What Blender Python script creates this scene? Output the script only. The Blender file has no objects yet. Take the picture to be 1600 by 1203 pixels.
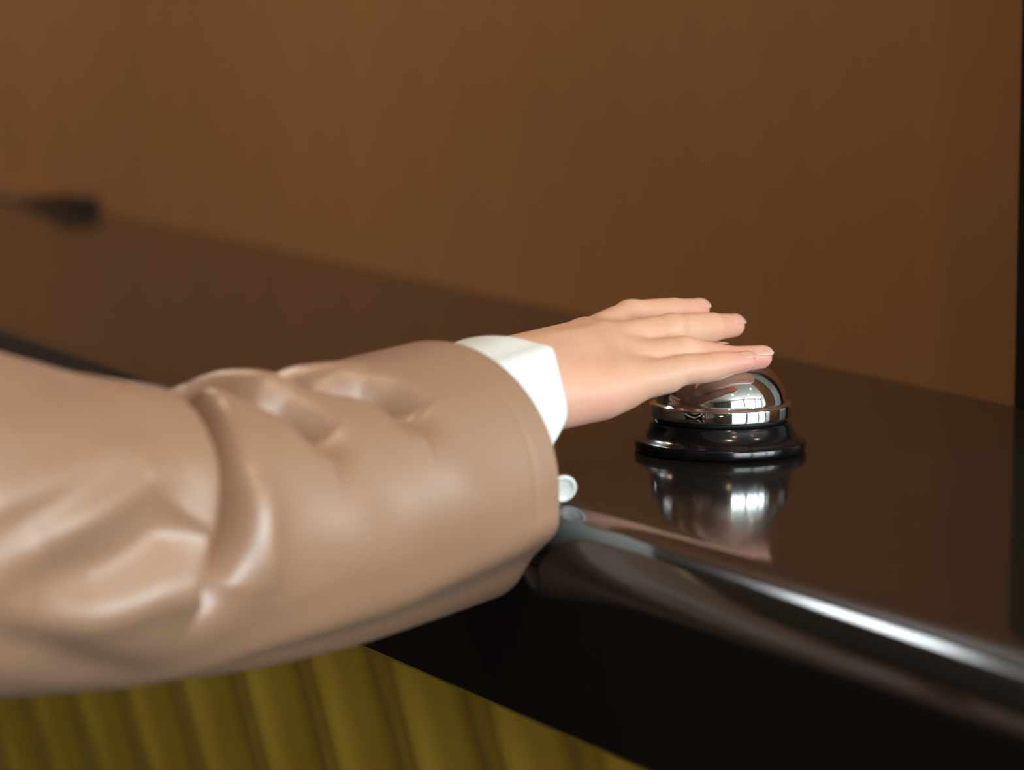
import bpy, bmesh, math, random
import numpy as np
from mathutils import Vector, Matrix

random.seed(4)
scene = bpy.context.scene
col = scene.collection
ZT = 1.08                                  # height of the counter top above the floor; objects below are laid out from it

# ------------------------------------------------------------------ camera
cam_d = bpy.data.cameras.new('camera')
cam_d.sensor_width = 36.0
cam_d.lens = 5200.0 / 1600.0 * 36.0
cam_d.clip_start = 0.05
cam_d.dof.use_dof = True
cam_d.dof.focus_distance = 1.615
cam_d.dof.aperture_fstop = 5.0
cam_d.dof.aperture_blades = 9
cam = bpy.data.objects.new('camera', cam_d)
col.objects.link(cam)
cam.location = (1.3779, -0.8729, 0.2664 + ZT)
cam.rotation_euler = (math.radians(90 - 8.1856), 0, math.radians(180 - 28.7317 - 90))
scene.camera = cam

# ------------------------------------------------------------------ world, lights, exposure
world = bpy.data.worlds.new('world')
scene.world = world
world.use_nodes = True
world.node_tree.nodes['Background'].inputs[0].default_value = (0.75, 0.88, 1.0, 1)
world.node_tree.nodes['Background'].inputs[1].default_value = 0.6
scene.view_settings.view_transform = 'Standard'
scene.view_settings.look = 'None'
scene.view_settings.gamma = 1.0
scene.view_settings.use_curve_mapping = False
scene.view_settings.exposure = -0.06


def area_light(name, loc, target, sx, sy, power, color, spread=180):
    d = bpy.data.lights.new(name, 'AREA')
    d.shape = 'RECTANGLE'; d.size = sx; d.size_y = sy
    d.energy = power; d.color = color; d.spread = math.radians(spread)
    o = bpy.data.objects.new(name, d); col.objects.link(o)
    o.location = loc
    o.rotation_euler = (Vector(target) - Vector(loc)).to_track_quat('-Z', 'Y').to_euler()
    return o


def lamp(name, loc, power, color, radius, target=None, angle=100, blend=0.6):
    d = bpy.data.lights.new(name, 'SPOT')
    d.energy = power; d.color = color; d.shadow_soft_size = radius
    d.spot_size = math.radians(angle); d.spot_blend = blend
    o = bpy.data.objects.new(name, d); col.objects.link(o)
    o.location = loc
    t = target or (loc[0], loc[1], 0)
    o.rotation_euler = (Vector(t) - Vector(loc)).to_track_quat('-Z', 'Y').to_euler()
    return o


COOL = (0.80, 0.95, 0.98)
WARM = (1.0, 0.70, 0.42)
# daylight through the tall windows of the wall behind and to the right of the camera
for (y0, y1, p) in [(-1.0, 0.7, 112), (0.9, 2.55, 112), (2.75, 4.1, 100)]:
    area_light('window_daylight', (4.30, (y0 + y1) / 2, 1.87), (0, (y0 + y1) / 2, 1.87), y1 - y0, 1.86, p, COOL)
# low fill light added to brighten the velvet front
area_light('velvet_fill', (4.17, -1.95, 0.42), (0, -1.95, 0.42), 1.5, 0.6, 27, (0.97, 0.97, 0.95))
# cool ceiling panel further along the counter
area_light('ceiling_panel', (-2.06, -0.20, 2.885), (-2.06, -0.20, 0), 0.34, 0.34, 9, (0.88, 0.96, 1.0))
# recessed ceiling lamps
for (x, y, p) in [(-0.75, -0.40, 22), (-1.45, -0.40, 30), (1.3, -0.30, 26), (2.3, -0.30, 24),
                  (2.6, 1.2, 16), (1.5, 1.2, 16), (-4.4, -0.4, 14), (-5.2, -0.4, 14)]:
    lamp('ceiling_lamp', (x, y, 2.86), p, WARM, 0.04, angle=140, blend=0.8)
# overhead spots added to brighten the partition
for x in (-0.55, -1.25, -1.95, -2.65):
    lamp('partition_fill', (x, -0.50, 2.86), 40, (1.0, 0.85, 0.64), 0.05, target=(x, 0.2155, 1.25), angle=52, blend=0.9)


# ------------------------------------------------------------------ helpers
def link(name, me, mat=None, parent=None, loc=(0, 0, 0), label=None, cat=None, kind=None, group=None, smooth=True):
    o = bpy.data.objects.new(name, me)
    col.objects.link(o)
    if mat is not None and len(me.materials) == 0:
        me.materials.append(mat)
    o.location = loc
    if parent is not None:
        o.parent = parent
    tag(o, label, cat, kind, group)
    if smooth:
        me.polygons.foreach_set('use_smooth', [True] * len(me.polygons))
    return o


def tag(o, label=None, cat=None, kind=None, group=None):
    if label: o['label'] = label
    if cat: o['category'] = cat
    if kind: o['kind'] = kind
    if group: o['group'] = group


def thing(name, loc, label, cat):
    o = bpy.data.objects.new(name, None)
    col.objects.link(o)
    o.empty_display_size = 0.05
    o.location = loc
    tag(o, label, cat)
    return o


def mesh(verts, faces, name='mesh'):
    me = bpy.data.meshes.new(name)
    me.from_pydata([tuple(map(float, v)) for v in verts], [], [tuple(map(int, f)) for f in faces])
    me.update()
    return me


def fix_normals(me):
    bm = bmesh.new(); bm.from_mesh(me)
    bmesh.ops.recalc_face_normals(bm, faces=bm.faces)
    bm.to_mesh(me); bm.free(); me.update()
    return me


def box(x0, x1, y0, y1, z0, z1, bevel=0.0):
    bm = bmesh.new()
    bmesh.ops.create_cube(bm, size=1)
    for v in bm.verts:
        v.co = Vector((x0 + (v.co.x + .5) * (x1 - x0), y0 + (v.co.y + .5) * (y1 - y0), z0 + (v.co.z + .5) * (z1 - z0)))
    if bevel:
        bmesh.ops.bevel(bm, geom=list(bm.edges), offset=bevel, segments=3, profile=0.5, affect='EDGES')
    me = bpy.data.meshes.new('box'); bm.to_mesh(me); bm.free()
    return me


def lathe(profile, n=128, closed=False):
    """profile: list of (r, z); r == 0 closes on the axis"""
    verts, faces, rings = [], [], []
    for r, z in profile:
        if r < 1e-7:
            rings.append([len(verts)]); verts.append((0, 0, z))
        else:
            rings.append(list(range(len(verts), len(verts) + n)))
            verts += [(r * math.cos(2 * math.pi * k / n), r * math.sin(2 * math.pi * k / n), z) for k in range(n)]
    pairs = list(zip(rings, rings[1:])) + ([(rings[-1], rings[0])] if closed else [])
    for a, b in pairs:
        for k in range(n):
            k2 = (k + 1) % n
            if len(a) == 1 and len(b) == 1: continue
            if len(a) == 1: faces.append((a[0], b[k], b[k2]))
            elif len(b) == 1: faces.append((a[k], b[0], a[k2]))
            else: faces.append((a[k], b[k], b[k2], a[k2]))
    return fix_normals(mesh(verts, faces))


def smooth_profile(pts, m=6):
    """Catmull-Rom through profile points"""
    P = np.array(pts, float); out = []
    for i in range(len(P) - 1):
        p0 = P[max(i - 1, 0)]; p1 = P[i]; p2 = P[i + 1]; p3 = P[min(i + 2, len(P) - 1)]
        for t in np.linspace(0, 1, m, endpoint=False):
            out.append(tuple(0.5 * ((2 * p1) + (-p0 + p2) * t + (2 * p0 - 5 * p1 + 4 * p2 - p3) * t * t + (-p0 + 3 * p1 - 3 * p2 + p3) * t ** 3)))
    out.append(tuple(P[-1]))
    return out


# ------------------------------------------------------------------ materials
def material(name, color, rough=0.5, metal=0.0, **kw):
    m = bpy.data.materials.new(name); m.use_nodes = True
    b = m.node_tree.nodes['Principled BSDF']
    b.inputs['Base Color'].default_value = (*color, 1)
    b.inputs['Roughness'].default_value = rough
    b.inputs['Metallic'].default_value = metal
    for k, v in kw.items():
        b.inputs[k.replace('_', ' ')].default_value = v
    return m


def nodes_of(m):
    nt = m.node_tree
    return nt, nt.nodes['Principled BSDF'], nt.nodes.new, nt.links.new


def noise(m, scale, detail=3, stretch=(1, 1, 1), rough=0.5):
    nt, b, N, L = nodes_of(m)
    tc = N('ShaderNodeTexCoord'); mp = N('ShaderNodeMapping'); nz = N('ShaderNodeTexNoise')
    mp.inputs['Scale'].default_value = stretch
    nz.inputs['Scale'].default_value = scale; nz.inputs['Detail'].default_value = detail
    nz.inputs['Roughness'].default_value = rough
    L(tc.outputs['Object'], mp.inputs['Vector']); L(mp.outputs['Vector'], nz.inputs['Vector'])
    return nz


def ramp(m, src, stops, to='Base Color'):
    nt, b, N, L = nodes_of(m)
    r = N('ShaderNodeValToRGB')
    r.color_ramp.elements[0].position = stops[0][0]; r.color_ramp.elements[0].color = (*stops[0][1], 1)
    r.color_ramp.elements[1].position = stops[-1][0]; r.color_ramp.elements[1].color = (*stops[-1][1], 1)
    for p, c in stops[1:-1]:
        e = r.color_ramp.elements.new(p); e.color = (*c, 1)
    L(src.outputs[0], r.inputs['Fac'])
    if to: L(r.outputs['Color'], b.inputs[to])
    return r


def bump(m, src, strength=0.1, dist=0.001):
    nt, b, N, L = nodes_of(m)
    bp = N('ShaderNodeBump'); bp.inputs['Strength'].default_value = strength; bp.inputs['Distance'].default_value = dist
    L(src.outputs[0], bp.inputs['Height']); L(bp.outputs['Normal'], b.inputs['Normal'])
    return bp


M = {}
# espresso lacquered stone top with tiny pale flecks
m = M['counter'] = material('counter_stone', (0.020, 0.012, 0.009), 0.11, Specular_IOR_Level=0.62)
nt, b, N, L = nodes_of(m)
vor = N('ShaderNodeTexVoronoi'); vor.inputs['Scale'].default_value = 260
tc = N('ShaderNodeTexCoord'); L(tc.outputs['Object'], vor.inputs['Vector'])
ramp(m, vor, [(0.0, (0.09, 0.07, 0.06)), (0.12, (0.022, 0.015, 0.012)), (0.18, (0.0205, 0.0160, 0.0145)), (1.0, (0.0205, 0.0160, 0.0145))])
nr = noise(m, 9, 4)
rr = ramp(m, nr, [(0.3, (0.08,) * 3), (0.7, (0.105,) * 3)], to='Roughness')
# veneer
m = M['veneer'] = material('walnut_veneer', (0.30, 0.14, 0.06), 0.42)
ramp(m, noise(m, 3.0, 6, (9, 9, 0.5)), [(0.25, (0.325, 0.155, 0.064)), (0.75, (0.358, 0.172, 0.071))])
M['plain_black'] = material('plain_matte_black', (0.008, 0.007, 0.006), 0.45)  # clipboard clip, and the strip standing for the dark room
M['floor'] = material('dark_floor', (0.02, 0.015, 0.012), 0.5)
ramp(M['floor'], noise(M['floor'], 2.0, 5, (1, 8, 1)), [(0.3, (0.014, 0.010, 0.008)), (0.7, (0.030, 0.021, 0.016))])
M['ceiling'] = material('ceiling_plaster', (0.30, 0.24, 0.19), 0.9)
ramp(M['ceiling'], noise(M['ceiling'], 4, 3), [(0.3, (0.46, 0.41, 0.35)), (0.7, (0.50, 0.45, 0.39))])
M['wall'] = material('lobby_wall', (0.10, 0.065, 0.04), 0.7)
ramp(M['wall'], noise(M['wall'], 2.5, 4, (1, 1, 4)), [(0.3, (0.085, 0.055, 0.034)), (0.7, (0.12, 0.078, 0.048))])
M['pale_wall'] = material('pale_plaster_wall', (0.42, 0.40, 0.37), 0.8)
ramp(M['pale_wall'], noise(M['pale_wall'], 3, 4), [(0.3, (0.40, 0.38, 0.35)), (0.7, (0.45, 0.43, 0.40))])
M['frame'] = material('window_frame', (0.05, 0.045, 0.04), 0.4)
ramp(M['frame'], noise(M['frame'], 30, 2), [(0.3, (0.045, 0.04, 0.036)), (0.7, (0.055, 0.05, 0.045))])
# velvet
m = M['velvet'] = material('gold_velvet', (0.21, 0.145, 0.022), 0.75, Sheen_Weight=0.25, Sheen_Roughness=0.4, Sheen_Tint=(0.9, 0.75, 0.25, 1), Specular_IOR_Level=0.2)
ramp(m, noise(m, 22, 5, (1, 1, 0.35)), [(0.25, (0.50, 0.29, 0.028)), (0.55, (0.62, 0.39, 0.044)), (0.8, (0.68, 0.455, 0.06))])
# bell
M['chrome'] = material('polished_chrome', (0.86, 0.88, 0.88), 0.035, 1.0)
bump(M['chrome'], noise(M['chrome'], 60, 2), 0.015, 0.0005)
m = M['bell_base'] = material('black_enamel', (0.004, 0.004, 0.005), 0.16, Specular_IOR_Level=0.6)
ramp(m, noise(m, 90, 3), [(0.3, (0.13,) * 3), (0.7, (0.18,) * 3)], to='Roughness')
M['rubber'] = material('black_rubber', (0.006, 0.006, 0.006), 0.6)
bump(M['rubber'], noise(M['rubber'], 300, 2), 0.1, 0.0003)
# clothes
m = M['coat'] = material('tan_satin_coat', (0.46, 0.265, 0.165), 0.39, Specular_IOR_Level=1.0, Sheen_Weight=0.05)
ramp(m, noise(m, 7, 4), [(0.3, (0.345, 0.186, 0.114)), (0.7, (0.385, 0.212, 0.132))])
bump(m, noise(m, 900, 2), 0.05, 0.0003)
m = M['shirt'] = material('white_cotton', (0.80, 0.82, 0.80), 0.8, Sheen_Weight=0.3)
bump(m, noise(m, 1400, 2), 0.25, 0.0004)
M['button'] = material('pearl_button', (0.80, 0.80, 0.77), 0.25, Coat_Weight=0.4)
ramp(M['button'], noise(M['button'], 200, 3), [(0.3, (0.74, 0.74, 0.71)), (0.7, (0.84, 0.84, 0.82))])
M['thread'] = material('white_thread', (0.75, 0.76, 0.74), 0.8)
bump(M['thread'], noise(M['thread'], 2000, 1), 0.3, 0.0003)
# skin: the pinker tips and knuckles come from a point attribute
m = M['skin'] = material('skin', (0.72, 0.43, 0.31), 0.46, Specular_IOR_Level=0.42, Subsurface_Weight=0.22, Subsurface_Scale=0.006)
nt, b, N, L = nodes_of(m)
b.inputs['Subsurface Radius'].default_value = (1.0, 0.36, 0.20)
at = N('ShaderNodeAttribute'); at.attribute_name = 'flush'
mix = N('ShaderNodeMix'); mix.data_type = 'RGBA'
base = ramp(m, noise(m, 70, 4), [(0.3, (0.69, 0.395, 0.262)), (0.7, (0.75, 0.445, 0.31))], to=None)
L(at.outputs['Fac'], mix.inputs['Factor']); L(base.outputs['Color'], mix.inputs[6])
mix.inputs[7].default_value = (0.78, 0.34, 0.27, 1)
L(mix.outputs[2], b.inputs['Base Color'])
bump(m, noise(m, 800, 3), 0.12, 0.0004)
m = M['nail'] = material('glossy_nail', (0.80, 0.48, 0.40), 0.10, Coat_Weight=0.8, Coat_Roughness=0.03, Subsurface_Weight=0.1, Subsurface_Scale=0.003)
nt, b, N, L = nodes_of(m)
at = N('ShaderNodeAttribute'); at.attribute_name = 'tip'
r_ = N('ShaderNodeValToRGB'); r_.color_ramp.elements[0].color = (0.76, 0.40, 0.32, 1); r_.color_ramp.elements[1].color = (0.80, 0.52, 0.43, 1)
r_.color_ramp.elements[0].position = 0.72; r_.color_ramp.elements[1].position = 0.86
L(at.outputs['Fac'], r_.inputs['Fac']); L(r_.outputs['Color'], b.inputs['Base Color'])
M['folder_cover'] = material('brown_leather', (0.10, 0.055, 0.03), 0.25)
bump(M['folder_cover'], noise(M['folder_cover'], 300, 3), 0.2, 0.0005)

# ------------------------------------------------------------------ the room
XA, XB, YA, YB, H = -6.0, 4.2, -3.4, 4.3, 2.9
link('floor', box(XA, XB, YA, YB, -0.1, 0), M['floor'], kind='structure', smooth=False)
link('ceiling', box(XA, XB, YA, YB, H, H + 0.1), M['ceiling'], kind='structure', smooth=False)
link('wall_front', box(XA, XB, YA - 0.1, YA, 0, H), M['wall'], kind='structure', smooth=False)
link('wall_back', box(XA, XB, YB, YB + 0.1, 0, H), M['pale_wall'], kind='structure', smooth=False)
link('wall_left', box(XA - 0.1, XA, YA, YB, 0, H), M['wall'], kind='structure', smooth=False)
wr = link('wall_right', box(XB, XB + 0.15, YA, YB, 0, 0.92), M['pale_wall'], kind='structure', smooth=False)
link('lintel', box(XB, XB + 0.15, YA, YB, 2.8, H), M['pale_wall'], wr, smooth=False)
for a0, a1 in [(YA, -1.02), (0.72, 0.88), (2.57, 2.73), (4.12, YB)]:
    link('pier', box(XB, XB + 0.15, a0, a1, 0.92, 2.8), M['pale_wall'], wr, smooth=False)
for i, (y0, y1) in enumerate([(-1.02, 0.72), (0.88, 2.57), (2.73, 4.12)]):
    w = link('window_%d' % (i + 1), box(XB + 0.02, XB + 0.06, y0, y0 + 0.05, 0.92, 2.8), M['frame'], kind='structure', smooth=False)
    link('window_frame', box(XB + 0.02, XB + 0.06, y1 - 0.05, y1, 0.92, 2.8), M['frame'], w, smooth=False)
    link('window_frame', box(XB + 0.02, XB + 0.06, (y0 + y1) / 2 - 0.02, (y0 + y1) / 2 + 0.02, 0.92, 2.8), M['frame'], w, smooth=False)
    link('window_frame', box(XB + 0.02, XB + 0.06, y0, y1, 2.2, 2.24), M['frame'], w, smooth=False)

dr_ = link('fill_surround_1', box(XB - 0.025, XB, -2.75, -2.70, 0, 0.76), M['frame'], kind='structure', smooth=False)  # surround made up for the added low fill light
link('fill_surround_bar', box(XB - 0.025, XB, -1.20, -1.15, 0, 0.76), M['frame'], dr_, smooth=False)
link('fill_surround_bar', box(XB - 0.025, XB, -2.70, -1.20, 0.72, 0.76), M['frame'], dr_, smooth=False)
link('fill_surround_bar', box(XB - 0.025, XB, -2.70, -1.20, 0.0, 0.12), M['frame'], dr_, smooth=False)

# veneered partition that rises from the back of the counter, with a black strip standing for the dark room past its end
link('wall_partition', box(-3.4, -0.045, 0.2155, 0.255, ZT, 2.9), M['veneer'], kind='structure', smooth=False)
link('light_blocker', box(0.09, 0.13, 0.14, 0.34, ZT, 2.9), M['veneer'], kind='structure', smooth=False)  # unseen panel added to shade the partition's right end
link('dark_strip_1', box(-0.045, -0.005, 0.2145, 0.256, ZT, 2.9, 0.001), M['plain_black'], kind='structure', smooth=False)

# ------------------------------------------------------------------ counter top: slab with a fat rounded nose and deep apron
YE, RN, ZB = -0.1368, 0.028, -0.0965
prof = [(0.34, 0.0), (0.2, 0.0), (0.0, 0.0), (YE + 0.01, 0.0)]
for k in range(0, 19):
    t = math.pi / 2 * k / 18
    prof.append((YE - RN * math.sin(t), -RN + RN * math.cos(t)))
prof += [(YE - RN, -0.06), (YE - RN, ZB + 0.002), (YE - RN + 0.002, ZB), (YE - RN + 0.03, ZB), (0.34, ZB)]
xs = [-3.4, -2, -1, -0.5, 0, 0.5, 1.0, 1.9]
verts = [(x, y, z) for x in xs for y, z in prof]
n = len(prof); faces = []
for i in range(len(xs) - 1):
    for k in range(n):
        faces.append((i * n + k, i * n + (k + 1) % n, (i + 1) * n + (k + 1) % n, (i + 1) * n + k))
faces += [tuple(range(n)), tuple((len(xs) - 1) * n + k for k in range(n))]
me = fix_normals(mesh(verts, faces))
ct = link('countertop', me, M['counter'], loc=(0, 0, ZT), label='glossy espresso brown countertop with thick rounded black front edge', cat='countertop')
me.polygons.foreach_set('use_smooth', [len(p.vertices) == 4 for p in me.polygons])
es = ct.modifiers.new('edge', 'EDGE_SPLIT'); es.split_angle = math.radians(35)

# ------------------------------------------------------------------ counter base with channelled velvet front, leaning inwards
SL = math.radians(15.5)
PITCH, HB = 0.1040, ZT + ZB - 0.02
base = thing('counter_base', (-0.05, 0.1, 0), 'channelled gold velvet front of the reception counter below the black apron', 'counter')
bl = (0.05, -0.1, 0)
body = box(-3.4, 1.88, 0.16, 0.33, 0.0, ZT + ZB - 0.001)
link('carcass', body, M['floor'], base, loc=bl, smooth=False)
# one channel: a soft half-round with a narrow lip on its left
nu, nv = 28, 14
cv, cf = [], []
for j in range(nv + 1):
    h = ZT + ZB - 0.001 - (HB - 0.04) * j / nv
    inw = (ZT + ZB - h) * math.tan(SL)
    for i in range(nu + 1):
        t = i / nu
        out = 0.046 * (max(0.0, math.sin(math.pi * t ** 0.80)) ** 0.75) + 0.0030 * math.exp(-((t - 0.60) / 0.06) ** 2)
        out += 0.0012 * math.sin(7 * t + 2.3 * j)
        cv.append(((t - 0.5) * PITCH, -0.108 + inw - out, h))
for j in range(nv):
    for i in range(nu):
        a = j * (nu + 1) + i
        cf.append((a, a + 1, a + nu + 2, a + nu + 1))
# back face closes the pad
k0 = len(cv)
for j in range(nv + 1):
    h = ZT + ZB - 0.001 - (HB - 0.04) * j / nv
    inw = (ZT + ZB - h) * math.tan(SL)
    cv += [(-PITCH / 2, -0.096 + inw, h), (PITCH / 2, -0.096 + inw, h)]
for j in range(nv):
    a = k0 + 2 * j
    cf.append((a, a + 2, a + 3, a + 1))
    cf.append((j * (nu + 1), (j + 1) * (nu + 1), a + 2, a))
    cf.append((j * (nu + 1) + nu, a + 1, a + 3, (j + 1) * (nu + 1) + nu))
chan = fix_normals(mesh(cv, cf))
chan.materials.append(M['velvet'])
chan.polygons.foreach_set('use_smooth', [True] * len(chan.polygons))
x = 0.0541 + 0.080
k = 0
for i in range(-30, 17):
    xc = x + i * PITCH
    o = bpy.data.objects.new('velvet_channel', chan); col.objects.link(o)
    o.parent = base; o.location = (bl[0] + xc, bl[1], 0)

# ------------------------------------------------------------------ call bell
bell = thing('call_bell', (0, 0, ZT), 'chrome call bell with black flared base under the fingertips', 'bell')
mm = 0.001
bp_ = [(0, 1.0), (36, 1.0), (40.5, 0.4), (42.2, 1.0), (42.6, 2.4), (42.6, 4.8), (42.3, 5.5), (41.5, 6.1), (39.9, 6.9), (38.2, 8.1), (36.8, 9.7), (35.8, 11.5), (35.1, 13.3), (34.7, 14.6), (34.1, 15.2), (32.5, 15.5), (32.0, 15.3), (0, 15.3)]
link('base', lathe([(r * mm, z * mm) for r, z in bp_]), M['bell_base'], bell)
link('collar', lathe([(0, 15.2 * mm), (31.6 * mm, 15.2 * mm), (31.6 * mm, 17.6 * mm), (0, 17.6 * mm)], closed=False), M['rubber'], bell)
dome = [(33.6, 18.0), (34.7, 17.7), (35.1, 18.3), (35.1, 22.6), (34.7, 23.7), (33.9, 24.2), (33.0, 24.7), (32.5, 25.9), (32.1, 28.0), (31.1, 31.2), (29.5, 34.4), (27.2, 37.6), (24.0, 40.8), (20.0, 43.5), (15.0, 45.7), (9.5, 47.0), (5.2, 47.4), (3.0, 47.4)]
inner = [(3.0, 46.4), (9.3, 46.0), (14.6, 44.7), (19.5, 42.5), (26.0, 37.0), (30.0, 31.0), (31.2, 26.0), (33.5, 22.0), (33.6, 18.0)]
dp = smooth_profile(dome, 5)
link('dome', lathe([(r * mm, z * mm) for r, z in dp + inner], 160), M['chrome'], bell)
bt = [(2.2, 40), (2.2, 49.2), (4.4, 49.6), (5.0, 50.4), (5.0, 51.6), (4.6, 52.6), (3.4, 53.4), (1.8, 53.8), (0, 53.9)]
link('button', lathe([(r * mm, z * mm) for r, z in bt], 48), M['chrome'], bell)
link('nut', lathe([(2.2 * mm, 47.4 * mm), (4.6 * mm, 47.4 * mm), (4.6 * mm, 48.6 * mm), (2.2 * mm, 48.8 * mm)], 6), M['chrome'], bell, smooth=False)

# ------------------------------------------------------------------ person: right hand and sleeved arm
person = thing('person', (0.10, -0.20, ZT), 'person in tan satin coat pressing a call bell with one hand', 'person')
PO = Vector((-0.10, 0.20, 0.0))           # brings counter-frame coordinates under the person's empty

# joints, in millimetres from the bell's foot
FING = {
    'index': ([(-9.5, -73.0, 57.8), (-24.2, -37.6, 66.0), (-23.6, -12.9, 66.6), (-25.5, 2.6, 66.9)], (9.6, 7.5, 6.7, 5.7)),
    'middle': ([(7.6, -71.9, 57.6), (4.0, -31.0, 61.6), (-3.5, -3.8, 60.7), (-8.5, 12.4, 60.2)], (9.8, 7.8, 6.9, 5.9)),
    'ring': ([(20.5, -75.8, 51.0), (24.2, -36.4, 53.4), (26.0, -13.5, 48.9), (28.5, 4.8, 49.2)], (9.5, 7.4, 6.4, 5.7)),
    'pinky': ([(37.5, -80.5, 42.8), (38.9, -44.3, 47.4), (39.1, -24.1, 48.6), (40.2, -11.3, 49.6)], (9.2, 6.6, 5.8, 4.9)),
}
W = np.array((29.1, -146.4, 44.6))
FW = np.array((84.0, -235.0, 34.0))       # up the forearm
A = lambda p: np.array(p, float)
U = A(FING['middle'][0][0]) - W; U /= np.linalg.norm(U)
V = A(FING['index'][0][0]) - A(FING['pinky'][0][0]); V -= U * (U @ V); V /= np.linalg.norm(V)
WV = np.cross(U, V)
if WV[2] < 0: WV = -WV
loc_ = lambda a, b_, c: W + U * a + V * b_ + WV * c
THUMB = ([loc_(14, 20, -9), loc_(46, 31, -20), loc_(70, 31, -27), loc_(88, 27, -31)], (12.5, 9.6, 8.2, 6.4))

STEP = 1.0
lo, hi = np.array((-62., -215., 8.)), np.array((92., 28., 88.))
dims = ((hi - lo) / STEP).astype(int) + 1
gx, gy, gz = np.meshgrid(*[(lo[i] + STEP * np.arange(dims[i])).astype(np.float32) for i in range(3)], indexing='ij')
BIG = np.float32(40.0)


def capsule(a, b_, ra, rb, flat=None):
    """distance to a tapered capsule (float grid)"""
    a = A(a); b_ = A(b_); d = b_ - a; L2 = float(d @ d)
    px, py, pz = gx - a[0], gy - a[1], gz - a[2]
    t = np.clip((px * d[0] + py * d[1] + pz * d[2]) / L2, 0, 1)
    qx, qy, qz = px - t * d[0], py - t * d[1], pz - t * d[2]
    if flat is not None:                   # squash along an axis
        ax, s = flat
        dd = (qx * ax[0] + qy * ax[1] + qz * ax[2]) * (s - 1)
        qx, qy, qz = qx + dd * ax[0], qy + dd * ax[1], qz + dd * ax[2]
    return (np.sqrt(qx * qx + qy * qy + qz * qz) - (ra + t * (rb - ra))).astype(np.float32)


def smin(a, b_, k):
    h = np.maximum(k - np.abs(a - b_), 0) / k
    return np.minimum(a, b_) - h * h * k * 0.25


def finger_field(J, R):
    f = None
    for i in range(3):
        a, b_ = A(J[i]), A(J[i + 1])
        c = capsule(a, b_, R[i], R[i + 1])
        f = c if f is None else smin(f, c, 2.5)
    # slim waist of each phalanx is given back as soft pads underneath
    for i in range(0, 2):
        a, b_ = A(J[i]), A(J[i + 1])
        d = (b_ - a) / np.linalg.norm(b_ - a)
        dn = -(WV - d * (WV @ d)); dn /= np.linalg.norm(dn)
        mid = a * 0.45 + b_ * 0.55 + dn * (1.0 if i else 1.6)
        e = d * np.linalg.norm(b_ - a) * 0.16
        r = (R[i] + R[i + 1]) / 2 - 0.2
        f = smin(f, capsule(mid - e, mid + e, r, r), 4.0)
    return f


fing = None
for k, (J, R) in FING.items():
    c = finger_field(J, R)
    fing = c if fing is None else smin(fing, c, 0.9)
thumb = finger_field(*THUMB)
palm = None
roots = {'index': loc_(8, 11, 1), 'middle': loc_(6, 4, 2), 'ring': loc_(5, -5, 1), 'pinky': loc_(4, -12, -2)}
for k, (J, R) in FING.items():
    c = capsule(roots[k], A(J[0]) - WV * 1.0, 12.5, R[0] + 1.0)
    palm = c if palm is None else smin(palm, c, 15.0)
# webs between the knuckles, thenar and hypothenar pads
order = ['index', 'middle', 'ring', 'pinky']
for a, b_ in zip(order, order[1:]):
    p = (A(FING[a][0][0]) * 0.62 + A(FING[a][0][1]) * 0.38); q = (A(FING[b_][0][0]) * 0.62 + A(FING[b_][0][1]) * 0.38)
    mid = (p + q) / 2 - WV * 0.5
    m0 = (A(FING[a][0][0]) + A(FING[b_][0][0])) / 2 - WV * 0.5
    palm = smin(palm, capsule(m0, mid, 9.9, 7.2), 7.0)
palm = smin(palm, capsule(loc_(14, -14, -10), loc_(50, -24, -10), 12.0, 11.0), 9.0)
palm = smin(palm, capsule(loc_(14, 12, -10), loc_(44, 20, -14), 13.0, 11.0), 9.0)
palm = smin(palm, capsule(loc_(20, 0, -9), loc_(66, -2, -8), 12.0, 10.0), 9.0)
pm, pd = A(FING['pinky'][0][0]), A(FING['pinky'][0][1]) - A(FING['pinky'][0][0])
palm = smin(palm, capsule(pm - WV * 4.0 - pd * 0.15, pm - WV * 4.6 + pd * 0.12, 8.6, 8.0), 5.0)
fu = FW - W; fu /= np.linalg.norm(fu)
for s, r in ((10.5, 17.0), (-10.5, 16.5)):
    palm = smin(palm, capsule(W + V * s - WV * 3, W + V * s - WV * 3 + fu * 110, r, r + 7), 10.0)
palm = smin(palm, capsule(loc_(-8, -16, 8), loc_(-14, -16, 8), 8.5, 8.0), 8.0)     # head of the ulna
d = smin(palm, fing, 5.0)
d = smin(d, thumb, 7.0)
# extensor tendons and the middle knuckles as a soft relief
for k in order[:3]:
    J = FING[k][0]
    d = smin(d, capsule(roots[k] + WV * 9.8, A(J[0]) + WV * 6.6, 1.6, 2.4), 5.0)
for k in order:
    J, R = FING[k]
    dirv = A(J[2]) - A(J[1]); dirv /= np.linalg.norm(dirv)
    d = smin(d, capsule(A(J[1]) + WV * (R[1] - 5.2) - dirv * 2, A(J[1]) + WV * (R[1] - 5.2) + dirv * 2, 4.8, 4.8), 4.0)


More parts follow.
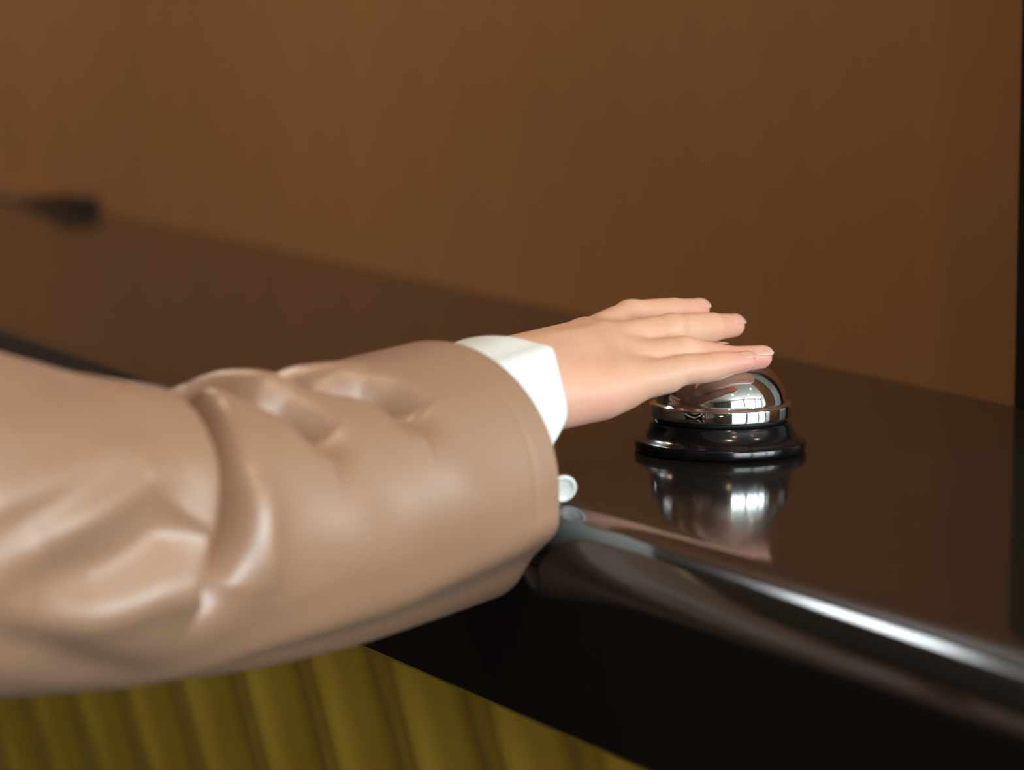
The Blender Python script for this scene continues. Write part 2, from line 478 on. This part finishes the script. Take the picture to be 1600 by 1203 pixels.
def surface_nets(f, lo, step):
    nx, ny, nz = f.shape
    ins = f < 0
    c = np.zeros((nx - 1, ny - 1, nz - 1), np.int8)
    for i in (0, 1):
        for j in (0, 1):
            for k in (0, 1):
                c += ins[i:nx - 1 + i, j:ny - 1 + j, k:nz - 1 + k]
    act = (c > 0) & (c < 8)
    idx = -np.ones(act.shape, np.int64)
    cells = np.argwhere(act)
    idx[act] = np.arange(len(cells))
    acc = np.zeros((len(cells), 3)); cnt = np.zeros(len(cells))
    corners = [(i, j, k) for i in (0, 1) for j in (0, 1) for k in (0, 1)]
    for a in corners:
        for ax in range(3):
            if a[ax]: continue
            b_ = list(a); b_[ax] = 1
            fa = f[cells[:, 0] + a[0], cells[:, 1] + a[1], cells[:, 2] + a[2]]
            fb = f[cells[:, 0] + b_[0], cells[:, 1] + b_[1], cells[:, 2] + b_[2]]
            cr = (fa < 0) != (fb < 0)
            t = np.where(cr, fa / np.where(cr, fa - fb, 1), 0)
            p = np.tile(np.array(a, float), (len(cells), 1)); p[:, ax] += t
            acc[cr] += p[cr]; cnt[cr] += 1
    verts = (cells + acc / cnt[:, None]) * step + lo
    faces = []
    for ax in range(3):
        o1, o2 = [(1, 2), (2, 0), (0, 1)][ax]
        sl0 = [slice(1, -1)] * 3; sl0[ax] = slice(0, -1)
        sl1 = [slice(1, -1)] * 3; sl1[ax] = slice(1, None)
        a, b_ = ins[tuple(sl0)], ins[tuple(sl1)]
        e = np.argwhere(a != b_)
        flip = a[e[:, 0], e[:, 1], e[:, 2]]
        off = np.ones(3, int); off[ax] = 0
        e = e + off
        def at(d1, d2):
            q = e.copy(); q[:, o1] -= d1; q[:, o2] -= d2
            return idx[q[:, 0], q[:, 1], q[:, 2]]
        quad = np.stack([at(1, 1), at(0, 1), at(0, 0), at(1, 0)], 1)
        quad[~flip] = quad[~flip][:, ::-1]
        faces.append(quad)
    return verts, np.concatenate(faces)


hv, hf = surface_nets(d, lo, STEP)


def relax(v, f, n=3, lam=0.5):
    e = np.concatenate([f[:, [0, 1]], f[:, [1, 2]], f[:, [2, 3]], f[:, [3, 0]]]); e = np.concatenate([e, e[:, ::-1]])
    deg = np.bincount(e[:, 0], minlength=len(v))[:, None]
    for _ in range(n):
        for l in (lam, -lam * 0.9):
            s = np.zeros_like(v); np.add.at(s, e[:, 0], v[e[:, 1]])
            v = v + l * (s / deg - v)
    return v


hv = relax(hv, hf, 4)
# flush of the fingertips, knuckles and the heel of the hand
fl = np.zeros(len(hv))
for k, (J, R) in FING.items():
    for q, amp, rad in ((J[3], 1.0, 15), (J[2], 0.30, 9), (J[1], 0.25, 9), (J[0], 0.25, 12)):
        fl = np.maximum(fl, amp * np.exp(-(np.linalg.norm(hv - A(q), axis=1) / rad) ** 2))
hl = loc_(40, -30, -14)
fl = np.maximum(fl, 0.55 * np.exp(-(np.linalg.norm(hv - hl, axis=1) / 26) ** 2))
hme = mesh(hv * mm, hf)
at_ = hme.attributes.new('flush', 'FLOAT', 'POINT'); at_.data.foreach_set('value', fl.astype(np.float32))
hand = link('body', hme, M['skin'], person, loc=PO)
hand['label'] = 'bare right hand with fingers resting on the bell'


# nails
def nail(name, J, R, roll, length=11.5, width=9.6, over=0.4):
    a, b_ = A(J[2]), A(J[3])
    dv = (b_ - a) / np.linalg.norm(b_ - a)
    up = WV - dv * (WV @ dv); up /= np.linalg.norm(up)
    sd = np.cross(dv, up)
    up, sd = up * math.cos(roll) + sd * math.sin(roll), sd * math.cos(roll) - up * math.sin(roll)
    r = R[3]
    nu, nv = 16, 18
    vv, ff, tp = [], [], []
    for layer in (0, 1):
        for j in range(nv + 1):
            t = j / nv
            al = -length + r + over + t * length                      # along the finger from the tip joint
            hw = width / 2 * (1 - 0.08 * (1 - t)) * (max(0.02, 1 - ((0.34 - t) / 0.34) ** 2.2) ** 0.5 if t < 0.34 else 1.0)
            if t > 0.55: hw *= max(0.02, 1 - ((t - 0.55) / 0.45) ** 2.2) ** 0.5
            for i in range(nu + 1):
                s = -1 + 2 * i / nu
                an = s * hw / (r + 0.35)
                rr_ = r + 0.28 - 0.55 * layer
                drop = (r - math.sqrt(max(0.1, r * r - (0.78 * max(0.0, al)) ** 2))) + (0.5 if t < 0.06 else 0) * (0.06 - t) / 0.06
                p = b_ + dv * al + up * (rr_ * math.cos(an) - drop) + sd * (rr_ * math.sin(an))
                vv.append(p * mm); tp.append(t)
    n1 = (nu + 1) * (nv + 1)
    for j in range(nv):
        for i in range(nu):
            q = j * (nu + 1) + i
            ff.append((q, q + 1, q + nu + 2, q + nu + 1))
            ff.append((n1 + q, n1 + q + nu + 1, n1 + q + nu + 2, n1 + q + 1))
    rim = [i for i in range(nu + 1)] + [j * (nu + 1) + nu for j in range(1, nv + 1)] + [nv * (nu + 1) + i for i in range(nu - 1, -1, -1)] + [j * (nu + 1) for j in range(nv - 1, 0, -1)]
    for q, w_ in zip(rim, rim[1:] + rim[:1]):
        ff.append((q, n1 + q, n1 + w_, w_))
    me = fix_normals(mesh(vv, ff))
    t_ = me.attributes.new('tip', 'FLOAT', 'POINT'); t_.data.foreach_set('value', np.array(tp, np.float32))
    return link('fingernail', me, M['nail'], hand)


for k in order:
    J, R = FING[k]
    nail(k, J, R, {'index': 0.28, 'middle': 0.30, 'ring': 0.20, 'pinky': 0.02}[k], 12.2 if k != 'pinky' else 10.0, 10.0 if k != 'pinky' else 8.6)
nail('thumb', *THUMB, 0.5, 12.5, 11.0)

# ------------------------------------------------------------------ coat sleeve
# axis of the arm from the hem to beyond the elbow: x, y, z, half width, half height (mm from the bell's foot)
AX = [(62.3, -179.8, 13.5, 54, 60.6), (75.7, -223.8, 9.2, 56, 61.3), (87.0, -260.6, 5.7, 57, 60.6), (97.4, -295.8, 6.2, 58, 61.3),
      (107.4, -329.7, 7.7, 60, 62.2), (116.7, -362.3, 9.6, 62, 62.6), (125.3, -393.6, 15.4, 65, 65.8), (133.6, -423.8, 22.2, 68, 69.0),
      (143.2, -458.8, 29.8, 70, 71.9), (153.9, -497.9, 39.0, 72, 75.5), (168, -560, 54, 71, 74), (186, -630, 84, 71, 73), (206, -700, 128, 72, 73), (226, -765, 180, 73, 73)]
SH = np.array((0.877, -0.4807, 0.14)) * 14.0            # arm stands clear of the counter's nose
ax_p = smooth_profile([(p[0] + SH[0], p[1] + SH[1], p[2] + SH[2], p[3] * 0.992, p[4] * 0.992) for p in AX], 10)
ax_p = np.array(ax_p)
seg = np.linalg.norm(np.diff(ax_p[:, :3], axis=0), axis=1)
acc_s = np.concatenate([[0], np.cumsum(seg)])
S_END = float(acc_s[-1])


def axis_at(s):
    return np.array([np.interp(s, acc_s, ax_p[:, i]) for i in range(5)])


def axis_frame(s):
    t = axis_at(min(s + 6, S_END))[:3] - axis_at(max(s - 6, 0))[:3]
    t = -t / np.linalg.norm(t)                           # points to the hand
    side = np.cross(t, (0, 0, 1.0)); side /= np.linalg.norm(side)   # towards the viewer
    return t, side, np.cross(side, t)


# folds of the satin: (polyline of (s mm, angle deg), height mm, width mm towards the hem, width mm towards the elbow)
FOLDS = [
    ([(168, 125), (176, 88), (189, 45), (192, 27), (194, 11), (197, -10)], -56.0, 13.0, 5.0),       # deep crease of the elbow
    ([(196, 80), (204, 55), (207, 30), (208, 8)], 4.0, 9.0, 16.0),                                # the lip that hangs over it
    ([(164, 30), (165, 6), (163, -18)], 3.0, 9.0, 8.0),
    ([(160, 112), (158, 92), (164, 72)], 5.0, 12.0, 9.0),
    ([(134, 112), (122, 92), (116, 74)], 5.0, 10.0, 9.0),
    ([(86, 112), (72, 96), (60, 80)], 3.5, 12.0, 10.0),
    ([(168, 120), (152, 94), (140, 74), (128, 63), (119, 44)], -27.0, 13.0, 6.5),
    ([(128, 118), (108, 94), (92, 80), (78, 74), (66, 62), (62, 46)], -21.0, 12.0, 6.5),
    ([(283, -13), (250, -7), (222, 8), (214, 16)], -10.0, 14.0, 14.0),                              # hollow below the lip
    ([(305, -12), (262, 8), (232, 24), (217, 33)], 3.2, 8.0, 8.0),
    ([(310, 0), (270, 17), (240, 30)], -2.2, 6.0, 6.0),
    ([(310, 9), (262, 24), (228, 38)], 3.0, 8.0, 9.0),
    ([(310, -22), (250, -24), (214, -14), (190, -9), (176, -12)], 3.6, 9.0, 9.0),
    ([(312, -27), (270, -36), (240, -46), (205, -55)], -4.0, 10.0, 10.0),
    ([(300, 45), (268, 62), (240, 78)], -4.0, 14.0, 14.0),
    ([(150, 18), (142, 2), (134, -18)], -1.0, 16.0, 15.0),
    ([(118, 16), (104, -8), (84, -30)], 0.6, 14.0, 14.0),
    ([(100, 20), (84, -4), (62, -26)], -0.8, 14.0, 14.0),
    ([(60, 30), (44, 0), (26, -24)], 1.0, 12.0, 12.0),
    ([(-30, -17), (0, -20), (30, -25), (97, -33), (157, -45), (200, -68)], 2.6, 9.0, 9.0),          # lower edge of the flattened sleeve
    ([(-30, -38), (0, -41), (30, -46), (97, -54), (157, -66), (190, -84)], -4.8, 13.0, 13.0),       # hollow underside
    ([(360, 60), (345, 20), (350, -20)], -6.0, 14.0, 10.0),
    ([(430, 80), (420, 20), (440, -40)], -4.0, 14.0, 14.0),
]
ns, na = 330, 220
ss = np.linspace(0, S_END, ns) ** 1.0
s_lin = np.concatenate([np.linspace(0, 330, 270), np.linspace(334, S_END, ns - 270)])
an = np.linspace(-180, 180, na, endpoint=False)
SS, AN = np.meshgrid(s_lin, an, indexing='ij')
RM = 60.0
disp = np.zeros_like(SS)
for poly, amp, w1, w2 in FOLDS:
    P = np.array([(s, math.radians(a) * RM) for s, a in poly])
    Q = np.array(smooth_profile(P, 8))
    qs, qa = SS.ravel(), np.radians(AN.ravel()) * RM
    best = np.full(qs.shape, 1e9); side_ = np.zeros(qs.shape); tt = np.zeros(qs.shape)
    for i in range(len(Q) - 1):
        a, b_ = Q[i], Q[i + 1]; dd = b_ - a
        t = np.clip(((qs - a[0]) * dd[0] + (qa - a[1]) * dd[1]) / (dd @ dd), 0, 1)
        ex, ey = qs - a[0] - t * dd[0], qa - a[1] - t * dd[1]
        dist = np.hypot(ex, ey)
        up_ = dist < best
        best = np.where(up_, dist, best)
        side_ = np.where(up_, ex, side_)
        tt = np.where(up_, (i + t) / (len(Q) - 1), tt)
    w_ = np.where(side_ < 0, w1, w2)
    taper = np.clip(np.sin(np.pi * (0.07 + 0.86 * tt)) ** 0.8 * 1.12, 0, 1)
    disp += (amp * taper * np.exp(-(best / w_) ** 2)).reshape(SS.shape)
disp += 0.7 * np.sin(SS / 31 + np.radians(AN) * 2.0) * np.clip(SS / 120, 0, 1)
disp -= 0.22 * np.exp(-((SS - 13) / 1.3) ** 2)                                     # stitched hem


def hem_shift(a):
    return 13.0 * max(0.0, math.cos(math.radians(a - 2))) ** 1.2 - 3.0


sv, sf = [], []
for i, s in enumerate(s_lin):
    c = axis_at(s); t, side, upv = axis_frame(s)
    k = max(0.0, 1 - s / 70.0)
    for j, a in enumerate(an):
        r = math.radians(a)
        nrm = side * math.cos(r) + upv * math.sin(r)
        p = c[:3] + side * (c[3] * math.cos(r) * (1.32 if math.cos(r) < 0 else 1.0)) + upv * (c[4] * math.sin(r)) + nrm * disp[i, j] + t * hem_shift(a) * k
        p = p + t * (11.0 * math.exp(-((s - 204) / 9.0) ** 2) * max(0.0, math.cos(math.radians((a - 38) * 1.35))) ** 0.7 if abs(a - 38) < 66 else 0.0)
        sv.append(p)
for i in range(ns - 1):
    for j in range(na):
        j2 = (j + 1) % na
        sf.append((i * na + j, i * na + j2, (i + 1) * na + j2, (i + 1) * na + j))
# the hem turns in and runs back inside the sleeve
prev = list(range(na))
for dr, ds in ((-0.5, -0.5), (-1.6, -0.4), (-2.2, 0.6), (-2.6, 8), (-2.8, 20), (-3.0, 40)):
    cur = []
    for j, a in enumerate(an):
        s = max(ds, 0.0); c = axis_at(s); t, side, upv = axis_frame(s); r = math.radians(a)
        p = c[:3] + side * ((c[3] + dr) * math.cos(r) * (1.32 if math.cos(r) < 0 else 1.0)) + upv * ((c[4] + dr) * math.sin(r)) + (side * math.cos(r) + upv * math.sin(r)) * disp[int(np.argmin(np.abs(s_lin - s))), j] + t * (hem_shift(a) * max(0, 1 - s / 70.0) + max(0, -ds))
        cur.append(len(sv)); sv.append(p)
    for j in range(na):
        j2 = (j + 1) % na
        sf.append((prev[j2], prev[j], cur[j], cur[j2]))
    prev = cur
# closed at the shoulder end
cc = len(sv); sv.append(axis_at(S_END)[:3] - axis_frame(S_END)[0] * 40)
for j in range(na):
    sf.append(((ns - 1) * na + j, (ns - 1) * na + (j + 1) % na, cc))
slv = link('coat_sleeve', fix_normals(mesh(np.array(sv) * mm, sf)), M['coat'], person, loc=PO)
slv['label'] = 'loose tan satin sleeve with soft folds'

# ------------------------------------------------------------------ shirt cuff with its button
CC = np.array((54.0, -150.0, 35.0))
tc_, sc_, uc_ = axis_frame(0)
fw_dir = -tc_


def cuff_point(a, back, off=0.0):
    r = math.radians(a)
    ca, sa = math.cos(r), math.sin(r)
    w = (37.0 if ca > 0 else 54.0) + off; h = (37.5 if sa > 0 else 33.5) + off
    # a crease near the top gives the cuff its corner
    corner = 2.0 * math.exp(-((a - 55) / 8.0) ** 2) - 1.2 * math.exp(-((a - 30) / 14.0) ** 2)
    ext = np.interp(a, [-180, -84, -68, -60, -52, -44, -34, -24, -12, 5, 30, 50, 56, 75, 90, 120, 180], [0, 0, 5, 9, 8, 3, -4, -8, -7, 2, 6, 9.5, 10, 4, 0, -3, 0])
    e = ext * max(0.0, 1 - back / 26.0)
    sh = 1.0 - 0.0016 * back
    return CC + sc_ * ((w + corner) * ca * sh) + uc_ * ((h + corner) * sa * sh) + tc_ * (e - back)


cv, cf = [], []
nb = 180
rows = [(0, 0.0), (1.5, 0.25), (5, 0.1), (10, 0.0), (18, 0.0), (28, 0.0), (40, 0.0), (55, 0.0)]
inner_r = [(55, -1.6), (40, -1.6), (20, -1.6), (5, -1.6), (0, -1.2)]
allr = rows + inner_r
for back, off in allr:
    for j in range(nb):
        cv.append(cuff_point(-180 + 360 * j / nb, back, off))
for i in range(len(allr)):
    i2 = (i + 1) % len(allr)
    for j in range(nb):
        j2 = (j + 1) % nb
        cf.append((i * nb + j, i * nb + j2, i2 * nb + j2, i2 * nb + j))
cuff = link('shirt_cuff', fix_normals(mesh(np.array(cv) * mm, cf)), M['shirt'], person, loc=PO)
cuff['label'] = 'white cotton shirt cuff'

pb = cuff_point(-50, 2.0, 0.8)
r_ = math.radians(-50)
nb_ = sc_ * math.cos(r_) / 37.0 + uc_ * math.sin(r_) / 39.0; nb_ /= np.linalg.norm(nb_)
bn = lathe([(0, 1.3), (4.0, 1.3), (4.5, 1.5), (5.0, 2.0), (5.5, 2.15), (6.2, 2.1), (6.6, 1.8), (6.7, 1.2), (6.5, 0.5), (6.0, 0.1), (0, 0.0)], 48)
for v in bn.vertices: v.co *= mm
bo = link('button', bn, M['button'], cuff)
nv_ = (nb_ * 0.55 + np.array((0.877, -0.48, 0.1)) * 0.8); nv_ /= np.linalg.norm(nv_)
bo.location = Vector(np.array((93.0, -143.0, 7.2)) * mm); bo.rotation_euler = Vector(nv_).to_track_quat('Z', 'Y').to_euler()
bo['label'] = 'round white button'

# ------------------------------------------------------------------ clipboard at the far end of the counter, its clip towards us
fd = thing('clipboard', (-1.58, 0.180, ZT), 'blurred brown board with black end clip lying flat at the far counter end', 'clipboard')
link('board', box(-0.62, 0.222, 0.004, 0.034, 0.0, 0.003, 0.001), M['folder_cover'], fd, smooth=False)
cp = [(0.08, 0.0032), (0.222, 0.0032), (0.226, 0.005), (0.226, 0.0125), (0.221, 0.014), (0.195, 0.0135), (0.155, 0.0095), (0.11, 0.006)]
ys = (0.008, 0.031)
cvv = [(x, y, z) for y in ys for x, z in cp]
nn = len(cp)
cff = [tuple(range(nn)), tuple(range(nn, 2 * nn))] + [(k, (k + 1) % nn, nn + (k + 1) % nn, nn + k) for k in range(nn)]
link('clip', fix_normals(mesh(cvv, cff)), M['plain_black'], fd, smooth=False)
